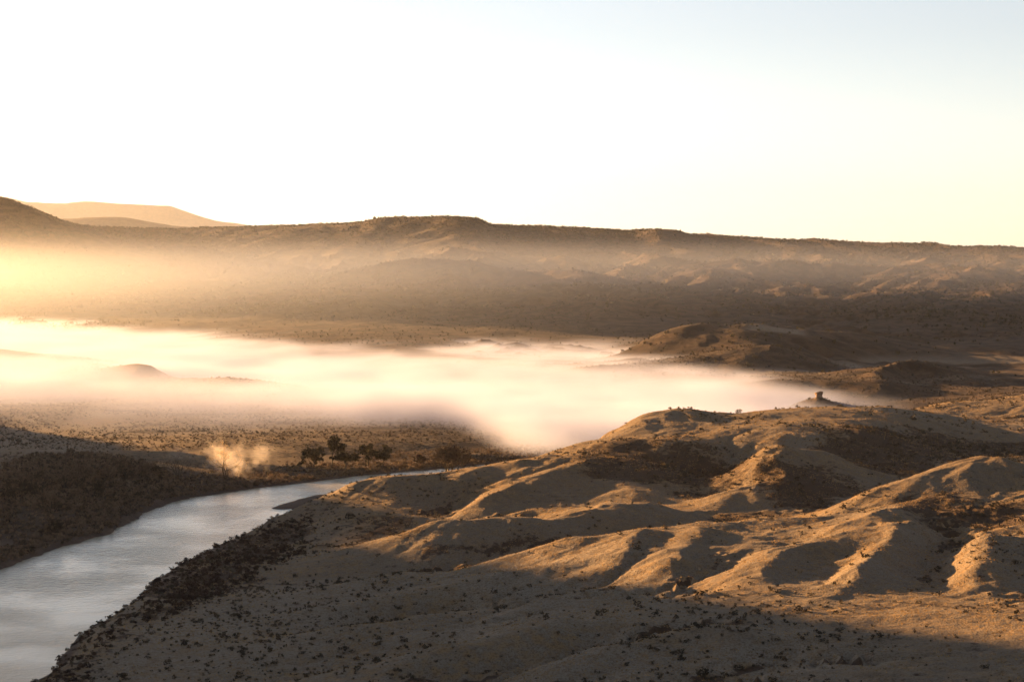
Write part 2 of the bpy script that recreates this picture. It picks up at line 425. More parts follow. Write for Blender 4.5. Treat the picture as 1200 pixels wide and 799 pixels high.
# ------------------------------------------------------------------ materials of the land
def land_material(name, near_detail=True):
    m, n, out = material(name)
    pos = n.node('ShaderNodeNewGeometry').outputs['Position']
    def at(nm): return n.node('ShaderNodeAttribute', attribute_name=nm).outputs['Fac']
    brush, dry, wet, far_ = at('brush'), at('dry'), at('wet'), at('farness')
    n1 = n.noise(pos, .035, 4, .6); n2 = n.noise(pos, .35, 4, .65); n3 = n.noise(pos, 2.2, 3, .6); n4 = n.noise(pos, .009, 3, .5)
    grass = n.mix(n.rng(n1, .35, .65), rgba(.21,.145,.078), rgba(.13,.09,.05))
    grass = n.mix(n.rng(n2, .4, .62), grass, rgba(.088,.064,.043))
    pale = n.mix(n2, rgba(.27,.235,.185), rgba(.185,.158,.122))
    c = n.mix(n.mul(dry, n.rng(n.add(n2, n.mul(n1, .6)), .5, .95)), grass, pale)
    # tufts
    c = n.mix(n.mul(n.rng(n3, .5, .62), .55), c, rgba(.075,.056,.036))
    c = n.mix(n.mul(n.rng(n.noise(pos, .9, 4, .7), .54, .66), .5), c, rgba(.085,.06,.036))
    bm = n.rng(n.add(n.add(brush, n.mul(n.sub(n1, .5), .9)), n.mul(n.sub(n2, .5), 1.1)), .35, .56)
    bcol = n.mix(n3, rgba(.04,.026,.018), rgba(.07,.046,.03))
    c = n.mix(n.mul(bm, .94), c, bcol)  # brush colour, which also paints shade on the dark hill faces
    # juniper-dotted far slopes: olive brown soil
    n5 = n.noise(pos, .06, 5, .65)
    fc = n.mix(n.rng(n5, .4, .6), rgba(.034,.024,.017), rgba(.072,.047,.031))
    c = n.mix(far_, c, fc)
    wc = n.mix(n3, rgba(.05,.038,.03), rgba(.11,.08,.065))
    c = n.mix(wet, c, wc)
    b1 = n.node('ShaderNodeBump', {'Strength': 1., 'Distance': .6, 'Height': n2})
    b2 = n.node('ShaderNodeBump', {'Strength': 1., 'Distance': .3, 'Height': n3, 'Normal': b1})
    bs = n.node('ShaderNodeBsdfPrincipled', {'Base Color': c, 'Roughness': .95, 'Specular IOR Level': .15, 'Normal': b2})
    n.l.new(bs.outputs[0], out.inputs['Surface'])
    return m
M_LAND = land_material('land')

# ------------------------------------------------------------------ land meshes
def axis_rows():
    # distance rows, dense where the photo looks
    segs = [(-340, -60, 9), (-60, 200, 14), (200, 330, 26), (330, 620, 430), (620, 980, 360), (980, 1500, 170), (1500, 2300, 170), (2300, 3800, 260), (3800, 4800, 40), (4800, 9000, 90), (9000, 9800, 60), (9800, 11800, 20), (11800, 24000, 12)]
    r = []
    for a, b, k in segs: r += list(np.linspace(a, b, k, endpoint=False))
    return np.array(r+[24000.])
def axis_cols():
    t = np.linspace(-.285, .285, 900)
    L = -.285-np.cumsum(np.geomspace(.0012, .09, 48)); Rr = .285+np.cumsum(np.geomspace(.0012, .09, 48))
    return np.concatenate([L[::-1], t, Rr])
rows, cols = axis_rows(), axis_cols()
CS, RY = np.meshgrid(cols, rows)
GY = RY
wid = np.maximum(RY+60, 180)+ (RY < 0)*(-RY)*.5
GX = CS*wid
GZ = np.empty_like(GX)
for i in range(0, len(rows), 120): GZ[i:i+120] = height(GX[i:i+120], GY[i:i+120])

def inzone(x, y, poly, soft):
    return sstep(soft, -soft, poly_sd(x, y, np.array(poly)))
sd = poly_sd(GX, GY, river_poly)
# dark ground: brush in drainages and on the bluff, shade painted on hill faces
def zone_pts(pl): return [world(u, v, near) for u, v in pl]
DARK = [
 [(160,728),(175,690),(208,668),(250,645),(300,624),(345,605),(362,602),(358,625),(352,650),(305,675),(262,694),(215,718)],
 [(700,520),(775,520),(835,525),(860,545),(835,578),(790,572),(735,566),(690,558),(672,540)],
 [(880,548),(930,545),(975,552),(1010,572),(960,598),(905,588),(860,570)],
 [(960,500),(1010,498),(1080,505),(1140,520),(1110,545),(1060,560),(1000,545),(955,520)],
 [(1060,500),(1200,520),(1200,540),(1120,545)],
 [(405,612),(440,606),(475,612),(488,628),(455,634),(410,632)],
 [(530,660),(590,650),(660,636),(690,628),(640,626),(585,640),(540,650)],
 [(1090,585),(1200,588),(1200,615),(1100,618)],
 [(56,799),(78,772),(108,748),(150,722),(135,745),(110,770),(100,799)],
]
brush = np.zeros_like(GX)  # mask of brush cover plus the shade painted on hill faces
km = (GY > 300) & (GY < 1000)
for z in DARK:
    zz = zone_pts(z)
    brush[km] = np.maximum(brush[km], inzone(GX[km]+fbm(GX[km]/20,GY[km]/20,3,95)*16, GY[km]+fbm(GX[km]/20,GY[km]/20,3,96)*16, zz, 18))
BRUSH_SHADE_ZONES = [np.array(zone_pts(z)) for z in DARK]
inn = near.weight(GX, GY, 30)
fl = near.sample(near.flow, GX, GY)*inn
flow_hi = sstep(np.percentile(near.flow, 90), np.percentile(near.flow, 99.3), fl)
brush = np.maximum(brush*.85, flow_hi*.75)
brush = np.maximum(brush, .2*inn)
# floodplain: dark thickets near the water, paler farther out
sdn = sd + fbm(GX/45, GY/45, 3, 71)*30
plain = (GY > 560+0*GX) & (GX < 200) & (line_d(GX[:1,:1], GY[:1,:1], [(0,0),(1,1)])[0][0,0] > -1)
side = np.zeros_like(GX, bool)
fbx = np.array(FB)
side = GY > np.interp(GX, fbx[:,0], fbx[:,1])-2
pm = side & (GY < 1320)
brush = np.where(pm, np.maximum(sstep(150, 40, sdn)*.8, .3+fbm(GX/90, GY/25, 3, 77)*.35), brush)
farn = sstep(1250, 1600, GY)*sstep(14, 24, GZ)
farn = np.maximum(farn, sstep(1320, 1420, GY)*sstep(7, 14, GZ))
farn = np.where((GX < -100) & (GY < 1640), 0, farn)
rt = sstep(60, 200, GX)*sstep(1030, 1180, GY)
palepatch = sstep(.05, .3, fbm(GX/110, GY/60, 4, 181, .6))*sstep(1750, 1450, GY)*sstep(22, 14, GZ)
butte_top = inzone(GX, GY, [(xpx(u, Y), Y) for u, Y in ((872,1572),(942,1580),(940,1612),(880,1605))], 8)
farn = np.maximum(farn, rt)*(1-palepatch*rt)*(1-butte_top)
dry = np.where(pm, sstep(100, 200, sdn), .55+.45*sstep(420, 560, GY)*0+.3*fbm(GX/60, GY/60, 3, 79))
dry = np.where(~pm & (GY < 700), np.maximum(dry, .95*sstep(640, 520, GY)*sstep(24, 17, GZ)), dry)
dry = np.clip(dry + butte_top + palepatch*rt + sstep(1000,1300,GY)*sstep(700,1000,GX*2.2)*.6, 0, 1)
wet = np.maximum(np.maximum(sstep(5, 1.5, sd + fbm(GX/9, GY/9, 2, 83)*3), sstep(24, 16, line_d(GX, GY, SPIT)[0])*sstep(2.2, 1.2, GZ)), side*sstep(34, 10, sd)*.9)

def cut_mesh(name, mask, kind, label=None):
    """faces of the land whose first corner satisfies MASK become one mesh"""
    ny, nx = GX.shape
    idx = np.arange(ny*nx).reshape(ny, nx)
    q = np.stack([idx[:-1,:-1], idx[:-1,1:], idx[1:,1:], idx[1:,:-1]], -1)[mask[:-1,:-1]]
    used = np.unique(q); remap = np.full(ny*nx, -1, np.int32); remap[used] = np.arange(len(used))
    V = np.stack([GX.ravel()[used], GY.ravel()[used], GZ.ravel()[used]], -1)
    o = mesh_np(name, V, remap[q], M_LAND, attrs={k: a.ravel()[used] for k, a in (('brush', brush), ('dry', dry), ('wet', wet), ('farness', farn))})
    link(o, kind)
    if label: o['label'] = label
    return o
hillside = ~side & (GY < 1400) | (GY < 300)
mesaside = ~hillside & (GY > 1300+ 120*sstep(0, 400, GX)) & (GY < 4800)
distant = GY >= 4800
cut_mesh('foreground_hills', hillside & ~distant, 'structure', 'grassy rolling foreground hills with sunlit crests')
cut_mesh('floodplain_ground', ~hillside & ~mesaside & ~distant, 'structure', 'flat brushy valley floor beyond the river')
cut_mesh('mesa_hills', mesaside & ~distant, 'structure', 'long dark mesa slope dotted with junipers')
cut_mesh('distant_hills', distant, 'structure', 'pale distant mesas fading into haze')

# ------------------------------------------------------------------ water
m, n, out = material('river_water')
pos = n.node('ShaderNodeNewGeometry').outputs['Position']
mp = n.node('ShaderNodeMapping', {'Vector': pos, 'Rotation': (0,0,R(-35)), 'Scale': (1,2.2,1)})
w1 = n.noise(mp, .9, 5, .68, .4); w2 = n.noise(pos, .03, 3, .55)
calm = n.rng(w2, .35, .65, .35, 1.)
w3 = n.noise(pos, .38, 4, .65, .3)
bm0 = n.node('ShaderNodeBump', {'Strength': calm, 'Distance': .42, 'Height': w3})
bmp = n.node('ShaderNodeBump', {'Strength': calm, 'Distance': .14, 'Height': w1, 'Normal': bm0})
bs = n.node('ShaderNodeBsdfPrincipled', {'Base Color': rgba(.46,.435,.33), 'Roughness': .09, 'IOR': 1.33, 'Normal': bmp})
n.l.new(bs.outputs[0], out.inputs['Surface'])
M_WATER = m
wx, wy = np.meshgrid(np.linspace(-420, 420, 60), np.linspace(200, 1150, 60))
ix = np.arange(3600).reshape(60,60)
o = mesh_np('river_water', np.stack([wx.ravel(), wy.ravel(), 0*wx.ravel()], -1), np.stack([ix[:-1,:-1], ix[:-1,1:], ix[1:,1:], ix[1:,:-1]], -1).reshape(-1,4), M_WATER)
link(o, 'structure', 'smooth grey green river bending under the fog')

# ------------------------------------------------------------------ vegetation
def simple_mat(name, c1, c2, rough=.9, scale=3., trans=0.):
    m, n, out = material(name)
    pos = n.node('ShaderNodeNewGeometry').outputs['Position']
    oi = n.node('ShaderNodeObjectInfo').outputs['Random']
    f = n.rng(n.add(n.noise(pos, scale, 2, .6), n.mul(n.sub(oi, .5), .25)), .36, .64)
    bs = n.node('ShaderNodeBsdfPrincipled', {'Base Color': n.mix(f, rgba(*c1), rgba(*c2)), 'Roughness': rough, 'Specular IOR Level': .15})
    if trans:
        tr = n.node('ShaderNodeBsdfTranslucent', {'Color': n.mix(f, rgba(*c1), rgba(*c2))})
        mx = n.node('ShaderNodeMixShader', {0: trans, 1: bs, 2: tr}); n.l.new(mx.outputs[0], out.inputs['Surface'])
    else: n.l.new(bs.outputs[0], out.inputs['Surface'])
    return m
M_SAGE = simple_mat('sage', (.042,.034,.024), (.075,.06,.04), scale=.9)
M_JUNIPER = simple_mat('juniper', (.03,.03,.016), (.055,.05,.027), scale=.05)
M_WILLOW = simple_mat('willow_twigs', (.06,.045,.032), (.16,.115,.08), scale=.3, trans=.15)
M_BRUSH = simple_mat('bluff_brush', (.038,.024,.017), (.085,.054,.037), scale=.3)
M_LEAF = simple_mat('cottonwood_leaf', (.03,.026,.015), (.06,.048,.026), scale=.6, trans=.12)
M_GOLD = simple_mat('golden_leaf', (.42,.27,.10), (.55,.38,.16), scale=.6, trans=.5)
M_BARK = simple_mat('bark', (.035,.028,.022), (.06,.05,.04), scale=2.)

def clump(seed, nf, size=.34, flat=.8, dome=True):
    """unit bush: NF small triangles spread through a rounded volume; base at z=0, radius 1, height 1"""
    r = np.random.default_rng(seed)
    V = []
    lob = r.normal(0, .42, (5, 3)); lob[:,2] = np.abs(lob[:,2])*.8+.3; lr = r.uniform(.38, .62, 5)
    for i in range(nf):
        k = r.integers(5); d = r.normal(0, 1, 3); d /= np.linalg.norm(d)
        c = lob[k]+d*lr[k]*r.uniform(.55, 1)
        c[2] = max(c[2], .04); c[:2] *= .95
        a = r.normal(0, 1, 3); a /= np.linalg.norm(a); b = np.cross(a, r.normal(0, 1, 3)); b /= np.linalg.norm(b)
        s = size*r.uniform(.6, 1.3)
        V += [c+a*s, c-a*s*.5+b*s*.8, c-a*s*.5-b*s*.8]
    V = np.array(V); V[:,2] = np.clip(V[:,2], -.05, None)
    V[:,2] /= V[:,2].max(); rr = np.percentile(np.hypot(V[:,0], V[:,1]), 92); V[:,:2] /= rr
    return V
def scatter(name, X, Y, rad, hgt, variants, mat, label, kind='stuff', Z=None):
    Z = height(X, Y) if Z is None else Z
    r = np.random.default_rng(len(X)); out = []
    vi = r.integers(len(variants), size=len(X)); an = r.uniform(0, 6.283, len(X))
    for k, v in enumerate(variants):
        m_ = vi == k
        if not m_.any(): continue
        c, s_ = np.cos(an[m_])[:,None], np.sin(an[m_])[:,None]
        x = (v[:,0]*c-v[:,1]*s_)*rad[m_][:,None]+X[m_][:,None]; y = (v[:,0]*s_+v[:,1]*c)*rad[m_][:,None]+Y[m_][:,None]
        z = v[:,2]*hgt[m_][:,None]+Z[m_][:,None]-.06
        out.append(np.stack([x, y, z], -1).reshape(-1, 3))
    V = np.concatenate(out)
    return link(mesh_np(name, V, np.arange(len(V)).reshape(-1, 3), mat, smooth=False), kind, label)
def singles(name, X, Y, rad, hgt, variants, mat, label, cat, group):
    Z = height(X, Y); meshes = []
    for v in variants:
        o = mesh_np(name, v, np.arange(len(v)).reshape(-1, 3), mat, smooth=False); meshes.append(o.data)
        bpy.data.objects.remove(o)
    for i in range(len(X)):
        o = bpy.data.objects.new(name, meshes[i % len(meshes)])
        o.location = (X[i], Y[i], Z[i]-.06); o.scale = (rad[i], rad[i], hgt[i]); o.rotation_euler = (0, 0, random.uniform(0, 6.28))
        link(o, None, label, cat, group)
def in_view(x, y, margin=0.):
    z = height(x, y); u = 600+x/y*F; v = VH+(H-z)/y*F
    return (u > -margin) & (u < 1200+margin) & (v < 799+margin), u, v
def visible(x, y, top):
    """rough line of sight test against the land for points TOP metres above it"""
    z = height(x, y)+top; ok = np.ones(len(x), bool)
    for t in np.linspace(.35, .985, 48):
        ok &= (H+(z-H)*t) > height(x*t, y*t, False)
    return ok
SB = [clump(100+i, 20, .42) for i in range(6)]
SBN = [clump(200+i, 60, .24) for i in range(6)]

# sage on the near slopes
r_ = np.random.default_rng(21)
N = 46000
x = r_.uniform(-190, 330, N); y = 300+(1000-300)*r_.uniform(0, 1, N)**1.15
sdv = poly_sd(x, y, river_poly)
keep = (sdv > 5) & (y < np.interp(x, fbx[:,0], fbx[:,1])) & (np.abs(x) < y*.285)
bz = np.zeros(N)
for z in BRUSH_SHADE_ZONES: bz = np.maximum(bz, inzone(x, y, z, 8))
pn = fbm(x/45, y/45, 3, 131)
fl_ = near.sample(near.flow, x, y)
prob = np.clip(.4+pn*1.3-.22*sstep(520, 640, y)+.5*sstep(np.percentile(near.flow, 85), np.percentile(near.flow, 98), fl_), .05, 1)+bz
keep &= r_.uniform(0, 1, N) < prob
x, y = x[keep], y[keep]
rad = r_.gamma(2.6, .13, len(x))+.14; rad *= 1+.25*sstep(600, 900, y)
hg = rad*r_.uniform(.9, 1.4, len(x))
iv, u, v = in_view(x, y)
big = np.where(iv, rad/y, 0); order = np.argsort(-big)
vis = visible(x[order[:900]], y[order[:900]], .4)
sel = order[:900][vis][:300]
rest = np.setdiff1d(np.arange(len(x)), sel)
singles('sagebrush', x[sel], y[sel], rad[sel], hg[sel], SBN, M_SAGE, 'small dark sagebrush dotted on the grey shaded foreground slope', 'shrub', 'sagebrush on the near slopes')
scatter('sagebrush_undergrowth', x[rest], y[rest], rad[rest], hg[rest], SB, M_SAGE, 'small scattered sagebrush on the grassy hills')
# dense brush on the river bluff and in the dark hollows
N = 46000
x = r_.uniform(-190, 330, N); y = r_.uniform(380, 960, N)
b0 = inzone(x, y, BRUSH_SHADE_ZONES[0], 5)+inzone(x, y, BRUSH_SHADE_ZONES[-1], 4); b1 = np.zeros(N)
for z in BRUSH_SHADE_ZONES[1:-1]: b1 = np.maximum(b1, inzone(x, y, z, 10))
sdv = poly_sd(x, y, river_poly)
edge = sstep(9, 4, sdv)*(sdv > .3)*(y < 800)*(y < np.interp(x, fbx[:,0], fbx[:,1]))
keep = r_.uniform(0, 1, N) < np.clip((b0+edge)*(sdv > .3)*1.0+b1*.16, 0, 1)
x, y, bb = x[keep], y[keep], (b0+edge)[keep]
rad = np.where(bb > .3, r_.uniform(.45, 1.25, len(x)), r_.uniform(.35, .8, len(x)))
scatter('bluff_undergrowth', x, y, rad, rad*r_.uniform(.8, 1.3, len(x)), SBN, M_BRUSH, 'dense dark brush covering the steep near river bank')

# dry bunch grass: thin blades catch the low sun
def tuft(seed, k=5):
    r = np.random.default_rng(seed); V = []
    for i in range(k):
        a = r.uniform(0, 6.28); b = r.uniform(0, 6.28); l = r.uniform(.6, 1)
        c = np.array((math.cos(a), math.sin(a), 0))*.45*r.uniform(0, 1); w_ = np.array((math.cos(b), math.sin(b), 0))*.22
        V += [c-w_, c+w_, c+np.array((math.cos(a)*.45, math.sin(a)*.45, l))]
    return np.array(V)
m, n, out = material('dry_grass')
pos = n.node('ShaderNodeNewGeometry').outputs['Position']
gc = n.mix(n.rng(n.noise(pos, .25, 3, .6), .38, .62), rgba(.16,.105,.048), rgba(.36,.245,.11))
d1 = n.node('ShaderNodeBsdfDiffuse', {'Color': gc}); d2 = n.node('ShaderNodeBsdfTranslucent', {'Color': gc})
mx = n.node('ShaderNodeMixShader', {0: .4, 1: d1, 2: d2}); n.l.new(mx.outputs[0], out.inputs['Surface'])
M_GRASS = m
TF = [tuft(500+i) for i in range(8)]
N = 330000
y = 310+(1000-310)*r_.uniform(0, 1, N); x = y*r_.uniform(-.285, .285, N)
sdv = poly_sd(x, y, river_poly)
keep = (sdv > 6) & (y < np.interp(x, fbx[:,0], fbx[:,1])) & (r_.uniform(0, 1, N) < np.clip(.55+fbm(x/12, y/12, 3, 141)*1.4, .1, 1)*(y/800))
x, y = x[keep], y[keep]
rad = r_.uniform(.2, .42, len(x)); hg = r_.uniform(.16, .42, len(x))
ig = near.sample(near.base+near.delta, x, y)
scatter('grass', x, y, rad, hg, TF, M_GRASS, 'dry golden bunch grass over the near hills')

# far bank thicket
N = 70000
x = r_.uniform(-330, 90, N); y = r_.uniform(590, 1180, N)
sdv = poly_sd(x, y, river_poly)
fb = y > np.interp(x, fbx[:,0], fbx[:,1])
u = 600+x/y*F; v = VH+(H-2.5)/y*F
rim = 1.3*sstep(18, 9, sdv+fbm(x/14, y/14, 2, 151)*8)*(sdv > 1)
mass = sstep(1, .3, ((u-95)/130)**2+((v-565)/38)**2)*(sdv > 14)
belt = sstep(75, 35, sdv+fbm(x/30, y/30, 2, 153)*30)*.45*(sdv > 2)
sage = .14*(fbm(x/60, y/40, 3, 155) > -.15)
pr = np.clip(rim+mass*.4+belt+sage, 0, 1)
keep = fb & (sdv > 1) & (np.abs(x) < y*.29) & (r_.uniform(0, 1, N) < pr)
x, y, rim, mass, belt, sdv = (a[keep] for a in (x, y, rim, mass, belt, sdv))
rad = np.where(rim > .4, r_.uniform(.7, 1.4, len(x)), np.where(mass > .3, r_.uniform(1.0, 2.6, len(x)), np.where(belt > .2, r_.uniform(.5, 1.2, len(x)), r_.gamma(5, .09, len(x))+.15)))
hg = rad*r_.uniform(.8, 1.5, len(x))*np.where(rim > .4, 1.1, 1)
scatter('riverbank_undergrowth', x, y, rad, hg, SB, M_WILLOW, 'tangled dark willow brush along the far river bank')
# sage farther out on the valley floor, and grey dots on the flats
N = 22000
x = r_.uniform(-420, 330, N); y = r_.uniform(960, 1500, N)
keep = (poly_sd(x, y, river_poly) > 4) & (np.abs(x) < y*.29) & (fbm(x/120, y/60, 3, 161) > -.25)
x, y = x[keep], y[keep]; rad = r_.gamma(5, .09, len(x))+.15
scatter('valley_undergrowth', x, y, rad, rad, SB, M_SAGE, 'low scrub dotted over the valley floor')

# junipers over the mesa and its foothills
JB = [clump(300+i, 13, .5) for i in range(6)]; JBN = [clump(320+i, 70, .26) for i in range(5)]
N = 105000
x = r_.uniform(-1150, 1150, N); y = 1330+(3800-1330)*r_.uniform(0, 1, N)**.8
z = height(x, y)
pn = fbm(x/160, y/160, 4, 171)
pr = sstep(12, 26, z)*((x > -40) | (y > 1660))*np.clip(.36+pn*.9+.3*sstep(3150, 3450, y), .03, 1)
keep = (np.abs(x) < y*.285) & (r_.uniform(0, 1, N) < pr)
x, y, z = x[keep], y[keep], z[keep]
rad = r_.gamma(6, .13, len(x))+.55; hg = rad*r_.uniform(1.3, 2.0, len(x))
sm_ = 1-.42*sstep(250, 60, x)*sstep(2200, 1900, y); rad *= sm_; hg *= sm_
u = 600+x/y*F
cand = np.argsort(np.where((u > 650) & (u < 1190), -rad/y, 0))[:900]
vis = visible(x[cand], y[cand], 2.)
sel = cand[vis][:300]
rest = np.setdiff1d(np.arange(len(x)), sel)
singles('juniper_tree', x[sel], y[sel], rad[sel], hg[sel], JBN, M_JUNIPER, 'small dark juniper dotted on the brown hills beyond the fog', 'juniper', 'junipers on the hills beyond the fog')
scatter('juniper_woods', x[rest], y[rest], rad[rest], hg[rest], JB, M_JUNIPER, 'far juniper woodland covering the long mesa', Z=z[rest])

# ------------------------------------------------------------------ single trees by the river
def tube(V, Fc, p0, p1, r0, r1, k=5):
    ax = np.array(p1)-np.array(p0); ln = np.linalg.norm(ax)+1e-9; ax = ax/ln
    a = np.cross(ax, (0.3,.9,.2)); a /= np.linalg.norm(a); b = np.cross(ax, a)
    i0 = len(V)
    for p, rr in ((p0, r0), (p1, r1)):
        for j in range(k):
            t = 6.283*j/k; V.append(np.array(p)+(a*math.cos(t)+b*math.sin(t))*rr)
    for j in range(k): Fc.append((i0+j, i0+(j+1) % k, i0+k+(j+1) % k, i0+k+j))
def grow(V, Fc, tips, p, d, ln, rad, lev, r, spread, up, nseg=3):
    for s_ in range(nseg):
        d = d+r.normal(0, .16, 3)+np.array((0, 0, up)); d /= np.linalg.norm(d)
        q = p+d*ln/nseg; tube(V, Fc, p, q, rad, rad*.82); rad *= .82; p = q
        if lev <= 1: tips.append(p)
        if lev > 0 and s_ > 0:
            e = d+r.normal(0, spread, 3); e /= np.linalg.norm(e)
            grow(V, Fc, tips, p, e, ln*r.uniform(.5, .75), rad*.62, lev-1, r, spread, up, nseg)
    if lev > 0:
        for _ in range(2):
            e = d+r.normal(0, spread, 3); e /= np.linalg.norm(e)
            grow(V, Fc, tips, p, e, ln*r.uniform(.55, .8), rad*.7, lev-1, r, spread, up, nseg)
    else: tips.append(p)
def tree(name, label, cat, x, y, hgt, width, seed, leafmat, stems=1, leaves=1400, spread=.55, up=.05, lean=(0,0), leaf=.55, trunk=.3, lev=3, group=None):
    r = np.random.default_rng(seed)
    V, Fc, tips = [], [], []
    for s_ in range(stems):
        d = np.array((lean[0]+(r.normal(0, .45) if stems > 1 else 0), lean[1]+(r.normal(0, .45) if stems > 1 else 0), 1.)); d /= np.linalg.norm(d)
        grow(V, Fc, tips, np.array((r.normal(0, .3)*(stems > 1), r.normal(0, .3)*(stems > 1), -.3)), d, 1.*(1 if stems == 1 else .8)*3.4, .26 if stems == 1 else .14, lev, r, spread, up)
    V = np.array(V); T = np.array(tips)
    top = T[:,2].max(); cx = T[:,0].mean()*.6; hw = np.percentile(np.abs(T[:,0]-cx), 96)
    sc_ = np.array((width/2/hw, width/2/hw, hgt/top)); V = V*sc_; T = T*sc_
    root = bpy.data.objects.new(name, None); root.location = (x, y, float(height(np.array([x]), np.array([y]))[0])-.15)
    root.empty_display_size = .5
    link(root, None, label, cat, group)
    t = mesh_np('trunk', V, Fc, M_BARK); COL.objects.link(t); t.parent = root
    if leaves:
        k = r.integers(len(T), size=leaves); c = T[k]+r.normal(0, 1, (leaves, 3))*np.array((.38, .38, .3))*hgt/11
        a = r.normal(0, 1, (leaves, 3)); a /= np.linalg.norm(a, axis=1)[:,None]; b = np.cross(a, r.normal(0, 1, (leaves, 3))); b /= np.linalg.norm(b, axis=1)[:,None]
        s_ = (leaf*r.uniform(.5, 1.2, leaves))[:,None]
        L = np.stack([c+a*s_, c+b*s_*.7, c-a*s_, c-b*s_*.7], 1).reshape(-1, 3); L[:,2] = np.maximum(L[:,2], .1)
        cr = mesh_np('crown', L, np.arange(len(L)).reshape(-1, 4), leafmat, smooth=False); COL.objects.link(cr); cr.parent = root
    return root
def bp(u, v): Y = (H-2.2)*F/(v-VH); return xpx(u, Y), Y, Y/F
def put(u, v, topv, wpx, name, label, cat, seed, mat, **k):
    x, y, s_ = bp(u, v); tree(name, label, cat, x, y, (v-topv)*s_, wpx*s_, seed, mat, **k)
put(366,544,519,24,'cottonwood_tree','small ragged cottonwood with several stems, leftmost of the riverside tree group','tree',11,M_LEAF,stems=3,leaves=1700)
put(389,542,507,21,'cottonwood_tree','tallest cottonwood with slender leaning trunk and high crown, standing apart','tree',12,M_LEAF,lean=(.12,0),leaves=1900,up=.14)
put(403,547,526,27,'cottonwood_tree','low spreading cottonwood nearest the river bank','tree',13,M_LEAF,leaves=2200,spread=.7)
put(433,542,516,24,'cottonwood_tree','cottonwood with bare lower trunk, left one of the touching pair','tree',14,M_LEAF,leaves=2300)
put(445,545,518,26,'cottonwood_tree','full cottonwood with low crown, right one of the touching pair','tree',15,M_LEAF,stems=2,leaves=3000)
put(527,545,507,44,'willow_tree','wide bare willow with many upright fanning branches at the fog edge','tree',16,M_BRUSH,stems=7,leaves=6500,leaf=.34,up=.16,spread=.45)
put(492,541,528,12,'willow_shrub','small round bush just left of the wide bare willow','shrub',17,M_BRUSH,stems=4,leaves=700,lev=2)
put(208,553,528,32,'willow_tree','thin bare willow with amber twigs near the golden mist','tree',18,M_WILLOW,stems=4,leaves=900,leaf=.25,spread=.6)
put(266,556,514,46,'golden_cottonwood_tree','glowing golden cottonwood wrapped in sunlit mist','tree',19,M_GOLD,stems=3,leaves=1500,leaf=.18,spread=.75)
for i, (u_, v_, tv, wp) in enumerate([(22,584,556,34),(48,580,548,36),(76,572,545,36),(102,570,540,34),(126,566,541,34),(148,566,536,34),(166,562,538,32),(186,566,545,26),(60,600,575,30),(112,590,562,30),(8,612,588,36),(62,622,606,22)]):
    put(u_, v_, tv, wp, 'willow_thicket_tree', 'dark twiggy willow in the shaded thicket left of the river bend', 'willow', 40+i, M_WILLOW, stems=4, leaves=1300, leaf=.4, lev=2, group='willows in the shaded thicket')

# rock outcrop on the mound standing in the fog
def rock(name, x, y, z, s, seed, mat):
    r = np.random.default_rng(seed); V, Fc = [], []
    nu, nv = 28, 16
    for j in range(nv):
        t = j/(nv-1)
        for i in range(nu):
            a = 6.283*i/nu
            rr = (abs(math.cos(a))**5+abs(math.sin(a))**5)**(-.2)
            prof = (1.25-.45*sstep(0,.35,t)) * (1+.25*sstep(.55,.7,t)) * (1-sstep(.93,1.02,t)*.9)
            nz_ = 1+.35*float(vnoise(np.array(math.cos(a)*1.3+5+seed), np.array(math.sin(a)*1.3+t*2.2), 5))-.15+.2*float(vnoise(np.array(math.cos(a)*4+9), np.array(math.sin(a)*4+t*7), 6))
            V.append((x+s*.5*rr*prof*nz_*math.cos(a), y+s*.5*rr*prof*nz_*math.sin(a), z+s*t*(1+.12*math.cos(a+1))))
    for j in range(nv-1):
        for i in range(nu): Fc.append((j*nu+i, j*nu+(i+1) % nu, (j+1)*nu+(i+1) % nu, (j+1)*nu+i))
    return mesh_np(name, V, Fc, mat)
M_ROCK = simple_mat('rock', (.12,.08,.055), (.2,.14,.10), scale=1.5)
kx, ky = xpx(960, 1120), 1120.
link(rock('rock_outcrop', kx, ky, float(height(np.array([kx]), np.array([ky]))[0])-.8, 4.2, 3, M_ROCK), None, 'dark blocky rock knob on a mound rising out of the fog', 'rock')

# ------------------------------------------------------------------ camera
cam = bpy.data.cameras.new('camera'); co = bpy.data.objects.new('camera', cam); COL.objects.link(co)
co.location = (0, 0, H); co.rotation_euler = (R(90), 0, 0)
cam.sensor_fit = 'HORIZONTAL'; cam.sensor_width = 36; cam.lens = 36*F/1200
cam.shift_y = -(399.5-VH)/1200
cam.clip_start = 1; cam.clip_end = 60000
sc.camera = co

# ------------------------------------------------------------------ sky, sun
w = bpy.data.worlds.new('World'); sc.world = w; w.use_nodes = True
n = NT(w.node_tree); n.n.clear()
sky = n.node('ShaderNodeTexSky'); sky.sky_type = 'NISHITA'; sky.sun_disc = False
sky.sun_elevation = R(SUN_EL); sky.sun_rotation = R(-SUN_AZ); sky.altitude = 1400; sky.air_density = 1.; sky.dust_density = .6; sky.ozone_density = 1.
SKY_STR = .05
hs = n.node('ShaderNodeMix', {0: 1., 6: n.node('ShaderNodeHueSaturation', {'Saturation': .54, 'Color': sky}), 7: rgba(.81,.775,.8)}, data_type='RGBA', blend_type='MULTIPLY').outputs[2]
